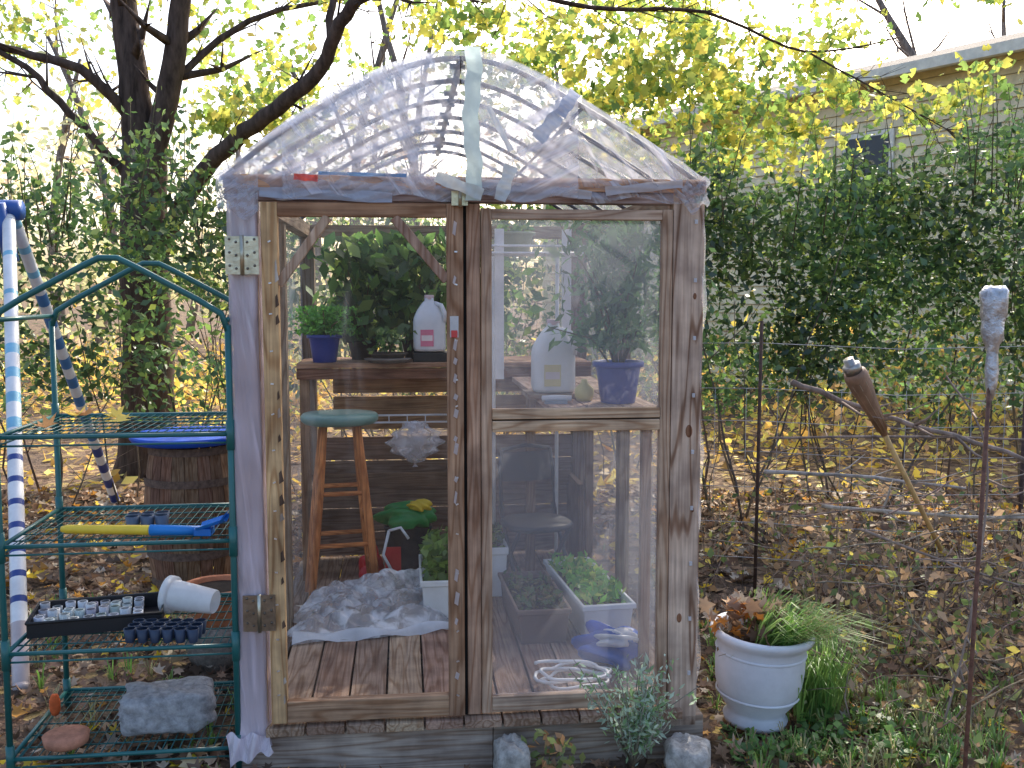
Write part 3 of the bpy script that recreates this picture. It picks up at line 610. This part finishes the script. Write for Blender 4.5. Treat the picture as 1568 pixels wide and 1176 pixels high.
rock('concrete_block',(.16,.10,.072),rp(.50,.20,.185),RR+.1,(.44,.44,.46),3,9)
rock('stone_block',(.06,.08,.11),(.0,3.46,.01),.1,(.46,.44,.41),5); rock('stone_block',(.08,.09,.09),(.64,3.5,.01),-.2,(.5,.47,.44),6)
s=MB(); bh=.84
for k in range(22):
    a0=2*math.pi*k/22;a1=2*math.pi*(k+.96)/22;vs=[]
    for j in range(9):
        t=j/8; rr=.235+.045*math.sin(math.pi*t)
        for a in(a0,a1): vs.append((rr*math.cos(a),rr*math.sin(a),bh*t))
    s.add(vs,[(2*j,2*j+1,2*j+3,2*j+2) for j in range(8)],'wood_z',jit((.27,.16,.11),.3))
for z in(.03,.2,.62,.8):
    t=z/bh; rr=.24+.045*math.sin(math.pi*t); s.lathe([(rr,z),(rr+.001,z+.045)],(0,0,0),'rust',(.2,.13,.10),40,cap=False)
s.lathe([(.22,.78),(.001,.78)],(0,0,0),'wood_x',(.1,.07,.05),22,cap=False); s.obj('wooden_barrel',None,(-1.90,5.85,0))
s=MB(); s.lathe([(.16,-.02),(.31,.0),(.33,.03),(.33,.045),(.30,.04),(.001,.035)],(0,0,0),'plastic',(.01,.1,.6),36); s.obj('blue_tub_lid',None,(-1.92,5.85,.86))
# ------------------------------------------------------------------ swing set
s=MB()
def striped(p0,p1,r0,n,pat):
    p0=Vector(p0);p1=Vector(p1)
    for i in range(n):
        a=p0.lerp(p1,i/n);b=p0.lerp(p1,(i+1)/n); s.tube([a,b],r0,'paint',pat(i/n,i),14,caps=(i in(0,n-1)))
Wt=(.78,.78,.8);Bl=(.06,.2,.45);Lb=(.22,.5,.68);Dk=(.03,.06,.25)
def pat1(t,i):
    if t<.10: return Wt
    if t<.30: return Wt if i%9 else Lb
    if t<.55: return (Lb if i%5<2 else Wt)
    if t<.88: return (Dk if i%4==0 else Wt)
    return (.5,.42,.42)
def pat2(t,i):
    if t<.2: return Wt if i%4 else Lb
    return (Bl if t<.7 else Dk) if i%4<2 else Wt
top=Vector((-2.97,5.95,2.22))
striped(top+Vector((.02,-.05,-.05)),(-2.14,4.2,0),.036,90,pat1)
striped(top+Vector((-.0,.05,-.05)),(-3.22,8.0,0),.036,60,pat2)
s.tube([top+Vector((.06,0,0)),top+Vector((-2.5,-.1,0))],.045,'paint',(.02,.11,.4),14); s.tube([top+Vector((.07,0,0)),top+Vector((-.1,0,0))],.06,'paint',(.02,.1,.38),14)
s.tube([top+Vector((-.02,-.10,.03)),top+Vector((0,0,-.3))],.045,'paint',(.02,.1,.38),12)
s.tube([(-4.6,4.2,0),(-5.4,5.95,2.2),(-5.6,8,0)],.036,'paint',Wt,12)
s.obj('swing_set')
# ------------------------------------------------------------------ urn planter right
e=empty('white_urn_planter',(.99,3.92,0),0)
s=MB(); s.lathe([(.10,0),(.125,.0),(.13,.02),(.115,.04),(.12,.06),(.15,.10),(.172,.17),(.178,.24),(.176,.30),(.175,.33),(.188,.345),(.205,.365),(.208,.38),(.198,.39),(.180,.385),(.165,.36),(.165,.33)],(0,0,0),'plastic',(.74,.76,.83),44)
for z in(.125,.30): s.lathe([(.162 if z<.2 else .1775,z-.006),(.168 if z<.2 else .182,z),(.163 if z<.2 else .1775,z+.006)],(0,0,0),'plastic',(.74,.76,.83),44,cap=False)
s.lathe([(.166,.34),(.001,.36)],(0,0,0),'matte',(.09,.06,.04),30,cap=False)
s.obj('urn',e)
s=MB()
for i in range(16): blades(s,(random.uniform(-.04,.15),random.uniform(-.12,.08),.34),26,.18,.14,random.choice([(.14,.28,.06),(.34,.30,.15),(.2,.32,.09)]),lean=(.17,-.07),w=.003)
s.obj('grass',e)
n=110; C=np.stack([rng.normal(-.04,.08,n),rng.normal(0,.07,n),.37+rng.uniform(0,.13,n)],1); leaves('dead_leaves',C,rng.uniform(.05,.09,n),pal(n,BR[:4]+[(.45,.18,.04)],[3,3,3,2,1]),'dry_leaf',T_MAPLE,parent=e)
e.rotation_euler=(math.radians(2),math.radians(3),0)
# ------------------------------------------------------------------ torch / stake / fence
s=MB()
tp0=Vector((1.44,4.15,1.385)); tb0=Vector((1.84,4.3,.70)); dv=(tb0-tp0).normalized()
q=Vector((0,0,1)).rotation_difference(-dv).to_matrix()
s.tube([tp0+dv*.25,tp0+dv*.55,tb0+dv*.12],[.012,.011,.010],'bamboo',(.62,.40,.17),8)
s.lathe([(.015,-.30),(.028,-.20),(.046,-.06),(.05,.0),(.046,.02)],tp0,'bamboo',(.28,.16,.10),18,mtx=q)
for z in np.arange(-.2,.01,.025): s.lathe([(.044+z*.10,z-.003),(.050+z*.10,z),(.044+z*.10,z+.003)],tp0,'bamboo',(.2,.12,.08),18,mtx=q,cap=False)
s.lathe([(.036,.02),(.038,.055),(.028,.06),(.022,.06),(.022,.085),(.0,.085)],tp0,'metal',(.4,.38,.36),16,mtx=q)
for k_ in range(10):
    a_=k_*.63; pp=q@Vector((math.cos(a_)*.045,math.sin(a_)*.045,-.02)); qq=q@Vector((math.cos(a_+.5)*.02,math.sin(a_+.5)*.02,-.27)); s.tube([tp0+pp*1.06,tp0+qq*1.02],.003,'bamboo',(.35,.22,.13),4)
s.obj('tiki_torch')
e=empty('foil_wrapped_stake')
s=MB(); s.tube([(1.52,3.22,-.1),(1.545,3.24,.7),(1.585,3.28,1.66)],.0075,'rust',(.22,.11,.08),8); s.obj('metal_stake',e)
s=MB(); s.lathe([(.010,-.02),(.018,.03),(.022,.08),(.018,.13),(.020,.16),(.032,.18),(.036,.21),(.033,.235),(.038,.26),(.043,.30),(.044,.335),(.03,.352),(.0,.354)],(1.582,3.276,1.40),'foil',(.62,.64,.7),18,wob=.13); s.obj('foil_wrap',e)
s=MB()
s.tube([(1.36,5.45,0),(1.365,5.45,1.58)],.010,'rust',(.12,.07,.055),8); s.tube([(2.75,5.3,0),(2.75,5.3,1.2)],.012,'rust',(.12,.07,.06),8)
for z in(.25,.45,.65,.85,1.02,1.2,1.45): s.tube([(.75,5.6,z),(1.36,5.45,z+.01),(2.1,5.36,z-.02),(2.75,5.3,z),(4.2,5.1,z)],.0022,'metal',(.5,.48,.48),5)
for x in np.arange(.8,4.2,.17): s.tube([(x,5.6-(x-.8)*.13,.02),(x,5.6-(x-.8)*.13,1.2)],.0016,'metal',(.45,.43,.43),4)
s.obj('wire_fence')
def branch(mb,pts,r0,r1,col,twigs=8,tl=.25,n=6,mat='bark',jt=.25):
    P=[Vector(p) for p in pts]; Q=[]; L=len(P)
    for i in range(L-1):
        a=P[max(i-1,0)];b=P[i];c=P[i+1];d=P[min(i+2,L-1)]
        for k in range(5):
            t=k/5; v=.5*((2*b)+(c-a)*t+(2*a-5*b+4*c-d)*t*t+(3*b-a-3*c+d)*t*t*t)
            Q.append(v+Vector([random.uniform(-1,1)*r0*jt for _ in range(3)])*(0 if i==0 and k==0 else 1))
    Q.append(P[-1]); K=len(Q); mb.tube(Q,[r0+(r1-r0)*i/(K-1) for i in range(K)],mat,col,n)
    for _ in range(twigs):
        i=random.randrange(2,K-1);p=Q[i];d=(Q[i+1]-Q[i-1]).normalized()
        dd=(d+Vector([random.uniform(-1,1) for _ in range(3)])*.9).normalized(); LL=tl*random.uniform(.4,1.2)
        m=p+dd*LL*.5; e2=p+dd*LL+Vector((0,0,LL*.15))
        mb.tube([p,m,e2],[r1*.8+.001,r1*.5+.001,.0012],mat,col,4)
        if tl>.4:
            for _k in range(2): mb.tube([m,m+Vector([random.uniform(-1,1) for _ in range(3)])*LL*.35],[r1*.4+.001,.001],mat,col,3)
    return Q
s=MB(); TW=(.36,.28,.24)
branch(s,[(1.24,4.4,1.34),(1.62,4.35,1.20),(2.0,4.25,1.09),(2.6,4.1,.86)],.014,.009,TW,14,jt=.6)
branch(s,[(1.18,4.6,.90),(1.6,4.6,.88),(2.1,4.55,.83)],.011,.006,(.46,.42,.4),8,jt=.6)
branch(s,[(1.42,4.5,.76),(1.9,4.4,.74),(2.5,4.3,.74)],.010,.008,(.52,.45,.38),8,jt=.6)
branch(s,[(1.5,4.2,.72),(1.9,4.1,.58),(2.4,4.0,.44)],.007,.004,TW,10); branch(s,[(1.3,5.0,1.0),(2.2,4.9,1.02),(3.0,4.9,.98)],.007,.005,TW,8)
branch(s,[(1.75,4.0,1.4),(1.88,3.9,1.1),(1.8,3.8,.5),(1.7,3.8,.0)],.004,.005,TW,8)
for i in range(16):
    x=random.uniform(1.3,2.6);y=random.uniform(4.0,5.6);z=random.uniform(.3,1.0); a=random.uniform(-.5,.5)
    branch(s,[(x-.4,y,z-a*.4),(x,y+.05,z+random.uniform(-.1,.1)),(x+.4,y,z+a*.4)],.004,.002,jit(TW,.3),4,.2,4,jt=2)
s.obj('dead_branch')
wd=MB(); LC=[]
def weedpatch(n,x0,x1,y0,y1,h,col=(.36,.27,.20),nl=2):
    for i in range(n):
        x=random.uniform(x0,x1);y=random.uniform(y0,y1);hh=h*random.uniform(.4,1.2)
        P=[Vector((x,y,0))];d=Vector((random.uniform(-.5,.5),random.uniform(-.4,.4),1))
        for k in range(7):
            d=(d+Vector((random.uniform(-.6,.6),random.uniform(-.5,.5),random.uniform(-.4,.1)))).normalized(); P.append(P[-1]+d*hh/6)
            for _ in range(nl): LC.append(P[-1]+Vector([random.uniform(-.07,.07) for _ in range(3)]))
        wd.tube(P,[.004-.0004*k for k in range(8)],'bark',jit(col,.35),4)
weedpatch(125,1.3,3.0,3.7,5.4,.8); weedpatch(90,1.0,3.4,4.5,7.0,.8)
we=empty('weeds'); wd.obj('stems',we)
C=np.array([tuple(p) for p in LC]); C=C[C[:,2]>.02]; leaves('leaf_mass',C,rng.uniform(.02,.065,len(C)),pal(len(C),[(.12,.18,.06),(.2,.22,.07),(.5,.42,.1),(.34,.23,.14),(.24,.16,.1)],[2,1.5,1.2,3,3],.35),'leaf',parent=we,wide=1.2)
s=MB()
for i in range(330):
    if i<170: x=random.uniform(.85,1.9);y=random.uniform(3.45,4.2)
    elif i<240: x=random.uniform(-3.0,-.9);y=random.uniform(3.3,5.5)
    else: x=random.uniform(.8,2.6);y=random.uniform(3.6,5)
    if (x-.99)**2+(y-3.92)**2<.04 or ingh(x,y,.02): continue
    blades(s,(x,y,gh(x,y)-.01),10,random.uniform(.05,.14),.06,random.choice([(.12,.24,.05),(.16,.28,.07),(.3,.28,.14)]),w=.003)
for i in range(14): blades(s,(1.25+random.uniform(-.08,.12),3.95+random.uniform(-.1,.15),0),24,.34,.16,random.choice([(.14,.26,.07),(.2,.32,.09),(.36,.33,.17)]),w=.003)
s.obj('grass_tufts')
# broad-leaf ground weeds near the front right
n=420; X=rng.uniform(.8,1.7,n);Y=rng.uniform(3.5,3.95,n); k=((X-.99)**2+(Y-3.92)**2)>.03; leaves('ground_ivy',np.stack([X[k],Y[k],rng.uniform(.0,.05,k.sum())],1),rng.uniform(.02,.05,k.sum()),pal(k.sum(),[(.12,.24,.06),(.18,.32,.08),(.08,.16,.05)]),'leaf',T_OVAL,up=.5,wide=1.6)
e=empty('silver_herb_plant',(.44,3.48,.02)); s=MB(); LC=[]
for i in range(44):
    tipx=random.gauss(.0,.10); hh=random.uniform(.15,.42); P=[Vector((0,0,0)),Vector((tipx*.5,-.03+random.gauss(0,.02),hh*.6)),Vector((tipx,-.05+random.gauss(0,.04),hh))]
    s.tube(P,[.003,.0022,.0012],'bark',(.35,.33,.27),5)
    for k in range(26): t=random.uniform(.3,1.0); p=P[0].lerp(P[1],t*2) if t<.5 else P[1].lerp(P[2],t*2-1); LC.append(p+Vector([random.gauss(0,.015) for _ in range(3)]))
s.obj('stems',e); C=np.array([tuple(p) for p in LC]); leaves('foliage',C,rng.uniform(.02,.042,len(C)),pal(len(C),[(.36,.46,.36),(.46,.56,.47),(.22,.34,.16)]),'leaf',T_NARROW,parent=e)
e=empty('young_plant',(.14,3.46,.0)); n=70; C=np.stack([rng.normal(0,.05,n),rng.normal(0,.03,n),rng.uniform(.02,.15,n)],1); leaves('foliage',C,.05,pal(n,[(.3,.33,.12),(.2,.26,.1),(.5,.28,.14)]),'leaf',parent=e)
# ------------------------------------------------------------------ trees / hedges
BK=(.13,.09,.075)
def clusters(regs):
    Cs=[]
    for (x0,x1,y0,y1,z0,z1,nc,per,sg) in regs:
        for _ in range(nc):
            c=np.array([rng.uniform(x0,x1),rng.uniform(y0,y1),rng.uniform(z0,z1)]); m=int(per*rng.uniform(.4,1.5)); ss=sg*rng.uniform(.5,1.3)
            Cs.append(c+rng.normal(size=(m,3))*np.array([ss*1.3,ss*1.3,ss*.7]))
    return np.concatenate(Cs)
tree=empty('big_maple_tree'); s=MB()
branch(s,[(-3.62,9.6,-.1),(-3.52,9.55,.6),(-3.48,9.5,1.8),(-3.45,9.5,3.1)],.27,.20,BK,0,n=14,jt=.05)
branch(s,[(-3.47,9.5,2.9),(-3.52,9.5,3.6),(-3.60,9.5,4.3),(-3.7,9.6,5.6),(-4.1,9.8,7.5)],.16,.08,BK,8,.8,10,jt=.1)
branch(s,[(-3.42,9.5,2.8),(-3.15,9.4,3.7),(-3.0,9.3,4.4),(-2.7,9.2,5.5),(-2.3,9,7.2)],.13,.06,BK,10,.8,8,jt=.1)
branch(s,[(-3.35,9.5,2.1),(-3.0,9.3,2.62),(-2.55,9.0,3.02),(-2.0,8.6,3.28),(-1.56,8.3,3.55),(-1.30,8.0,3.90),(-1.0,7.8,4.02),(-.45,7.5,3.98),(.3,7.3,4.1),(1.2,7.2,4.4)],.09,.02,BK,16,.7,10,jt=.12)
branch(s,[(-1.45,8.15,3.72),(-1.42,8.2,4.1),(-1.2,8.4,4.7)],.04,.015,BK,6,.5,7)
branch(s,[(-3.5,9.5,3.3),(-3.9,9.2,3.75),(-4.5,9.0,3.9),(-5.2,8.8,4.4)],.06,.02,BK,10,.7,7)
branch(s,[(-3.6,9.5,2.8),(-4.0,9.2,3.35),(-4.4,9,3.8),(-5.1,8.8,4.1)],.05,.015,BK,10,.7,7)
branch(s,[(-3.2,9.4,3.6),(-2.6,9.6,4.2),(-1.9,9.8,4.5),(-1,10,4.6)],.04,.012,BK,10,.7,6)
branch(s,[(-.3,7.5,4.05),(.6,8.0,3.95),(1.6,8.5,4.05),(2.6,9,3.85),(3.6,9.5,4.1)],.022,.007,BK,26,.8,6)
branch(s,[(.3,7.3,4.1),(1.5,7.6,4.4),(3.0,8.0,4.4),(4.6,8.2,4.2)],.018,.007,BK,26,.8,6)
branch(s,[(2.6,9,3.85),(3.3,8.8,3.4),(3.9,8.6,3.0)],.010,.004,BK,20,.6,5)
s.obj('trunk_and_limbs',tree)
YG=[(.38,.42,.09),(.55,.52,.10),(.24,.34,.08),(.66,.56,.12),(.13,.22,.06)]
C=clusters([(-.6,2.2,8.5,11,3.45,4.9,76,40,.15),(1.0,3.3,9,11.5,3.0,4.3,56,42,.16),(-.4,5.0,6.5,8.5,4.1,5.2,34,34,.18),(3.2,5.4,8,11,4.25,5.2,22,34,.18),(3.0,4.2,8,10,3.0,3.7,12,30,.13)])
leaves('canopy',C,rng.uniform(.05,.125,len(C)),pal(len(C),YG,[3,2.5,2.5,1.5,2],.35),'leaf',T_LOBED,parent=tree,hang=.5,up=.1)
C=clusters([(-6.6,-4.0,9,12,3.6,5.6,36,28,.18),(-3.9,-1.6,9,12,3.6,5.4,30,28,.18),(-2.7,-1.9,9,10.5,3.1,3.7,16,44,.13),(-1.8,-.4,8,11,4.1,5.2,18,28,.18)])
leaves('canopy_far',C,rng.uniform(.05,.12,len(C)),pal(len(C),YG,[3,3,3,1.5,2],.35),'leaf',T_LOBED,parent=tree,hang=.5)
HG=[(.055,.10,.04),(.08,.145,.05),(.13,.2,.06),(.035,.065,.032),(.24,.28,.07)]
def hedge(name,x0,x1,yf,depth,zlo,top,n,lsz,holes,col=HG,wts=[3,3,2.4,2,1],ns=7):
    e=empty(name)
    X=rng.uniform(x0,x1,n*2); Y=yf+depth*rng.uniform(0,1,n*2)**1.3; 
    tz=top(X); zl=zlo+.12*np.sin(X*3.1)+.08*np.sin(X*7.3); Z=zl+(tz-zl)*rng.uniform(0,1,n*2)**.85
    f=np.sin(X*2.3+Z*1.7+1)*np.sin(Z*3.1-X*1.1+Y)+.6*np.sin(X*5.7+Z*4.3)*np.sin(Y*3+Z*6.1)+.4*np.sin(X*11+Z*3)*np.sin(Z*13+2)
    edge=(Z-zl)/(tz-zl); prob=np.clip(.75+.5*f-holes,0.05,1)*np.clip((1.08-edge)*4,0,1)*np.clip(edge*4+.22,0,1)
    k=rng.uniform(0,1,n*2)<prob; C=np.stack([X,Y,Z],1)[k]
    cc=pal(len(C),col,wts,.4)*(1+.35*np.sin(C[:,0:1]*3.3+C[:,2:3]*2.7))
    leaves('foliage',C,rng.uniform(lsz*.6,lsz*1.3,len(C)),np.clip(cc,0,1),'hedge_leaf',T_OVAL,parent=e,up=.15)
    s=MB()
    for i in range(int((x1-x0)*ns)):
        x=random.uniform(x0,x1);y=yf+random.uniform(.1,depth); zt=float(top(np.array([x]))[0])*random.uniform(.6,1.0)
        P=[Vector((x,y,0))]; dx=random.gauss(0,.09);dy=random.gauss(0,.04)
        for k in range(1,8): P.append(Vector((x+dx*k*.7+random.gauss(0,.03),y+dy*k,zt*k/7)))
        rr=random.uniform(.004,.013); s.tube(P,[rr*(1-.11*k) for k in range(8)],'bark',jit((.22,.17,.13),.35),5)
        for _ in range(3):
            p=P[random.randrange(1,5)]; dd=Vector((random.gauss(0,.25),random.gauss(0,.1),random.uniform(.1,.5))); s.tube([p,p+dd*.5+Vector((random.gauss(0,.03),0,0)),p+dd],[rr*.5,rr*.35,.0015],'bark',jit((.24,.18,.14),.3),4)
    LC=[]
    for i in range(int((x1-x0)*15)):
        x=random.uniform(x0,x1);y=yf+random.uniform(0,depth); zt=float(top(np.array([x]))[0])-.35; L=random.uniform(.25,.85); dx=random.gauss(0,.14)
        s.tube([(x,y,zt-.2),(x+dx*.4,y,zt+L*.5),(x+dx,y,zt+L)],[.006,.004,.002],'bark',(.2,.17,.1),4)
        for k in range(16): t=random.uniform(.0,1); LC.append((x+dx*t+random.gauss(0,.03),y+random.gauss(0,.03),zt+L*t))
    s.obj('stems',e); C=np.array(LC); leaves('shoots',C,rng.uniform(lsz*.7,lsz*1.2,len(C)),pal(len(C),col[1:3]+[(.18,.26,.08)]),'hedge_leaf',T_OVAL,parent=e)
hedge('privet_hedge',1.35,6.8,7.3,1.3,.80,lambda x:2.72+.12*np.sin(x*2.1)+.1*np.sin(x*5.3+1)+.03*x,25000,.075,0.0)
hedge('privet_hedge',-6.8,-1.6,7.3,1.3,.70,lambda x:2.6+.25*np.sin(x*1.7+.5)+.15*np.sin(x*4.3+1),13500,.08,.26)
hedge('privet_hedge',-1.7,1.4,8.6,1.2,.8,lambda x:2.6+.15*np.sin(x*2.1),6500,.08,.1)
e=empty('undergrowth'); C=clusters([(-11,12,10.5,17,.05,.9,190,50,.3),(1,12,10,12.5,.1,1.5,60,50,.3)]); leaves('foliage',C,rng.uniform(.08,.15,len(C)),pal(len(C),[(.65,.52,.1),(.42,.42,.1),(.65,.4,.1),(.3,.2,.1)]),'leaf',T_OVAL,parent=e)
e=empty('distant_trees'); s=MB()
for i in range(34):
    x=random.uniform(-24,22);y=random.uniform(24,42);h=random.uniform(6,11)
    branch(s,[(x,y,0),(x+random.gauss(0,.3),y,h*.5),(x+random.gauss(0,.8),y,h)],.2,.05,(.3,.25,.22),14,2.2,6)
s.obj('trunks',e)
C=clusters([(-26,4,24,42,2.0,7.0,150,60,.9),(3,24,24,42,1.5,6,100,60,.9),(-20,20,19,24,.3,2.4,120,60,.5)])
leaves('foliage',C,rng.uniform(.18,.36,len(C)),pal(len(C),[(.55,.53,.28),(.68,.58,.32),(.42,.46,.26),(.6,.44,.3)],[3,2,2,1.5]),'leaf',T_OVAL,parent=e)
# ------------------------------------------------------------------ house
e=empty('siding_house',(8.6,13.0,0),math.atan2(.83,-.56))
s=MB(); Hh=5.35; Ln=14; Dp=8
s.box((0,-Dp,0),(Ln,0,Hh),'paint',(.66,.56,.4))
s.obj('walls',e)
s=MB(); lp=.17
for k in range(int(Hh/lp)):
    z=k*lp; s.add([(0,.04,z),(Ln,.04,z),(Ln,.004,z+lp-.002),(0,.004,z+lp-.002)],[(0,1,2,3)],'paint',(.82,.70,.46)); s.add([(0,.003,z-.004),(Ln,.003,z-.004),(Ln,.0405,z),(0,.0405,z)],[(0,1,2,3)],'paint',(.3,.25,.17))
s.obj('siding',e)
s=MB(); s.add([(-.4,.45,Hh-.05),(Ln+.4,.45,Hh-.05),(Ln+.4,-Dp/2,Hh+1.2),(-.4,-Dp/2,Hh+1.2),(-.4,-Dp-.45,Hh-.05),(Ln+.4,-Dp-.45,Hh-.05)],[(0,1,2,3),(3,2,5,4)],'matte',(.16,.14,.13))
s.add([(0,0,Hh),(0,-Dp,Hh),(0,-Dp/2,Hh+1.1)],[(0,1,2)],'paint',(.6,.5,.35)); s.obj('roof',e)
s=MB(); s.box((-.4,.4,Hh-.22),(Ln+.4,.52,Hh-.06),'paint',(.75,.72,.64)); s.box((-.4,.02,Hh-.14),(Ln+.4,.4,Hh-.10),'paint',(.6,.56,.48)); s.obj('gutter',e)
s=MB()
for x in(4.2,8.5):
    s.box((x,.042,2.9),(x+1.0,.08,4.4),'paint',(.75,.74,.7)); s.box((x+.08,.082,2.98),(x+.92,.086,3.62),'paint',(.05,.06,.08)); s.box((x+.08,.082,3.68),(x+.92,.086,4.32),'paint',(.05,.06,.08))
s.obj('windows',e)
s=MB(); s.box((1.0,-1.2,Hh-.5),(1.8,-.4,Hh+2.6),'concrete',(.3,.1,.08)); s.box((.94,-1.26,Hh+2.6),(1.86,-.34,Hh+2.75),'concrete',(.3,.25,.22)); s.obj('chimney',e)
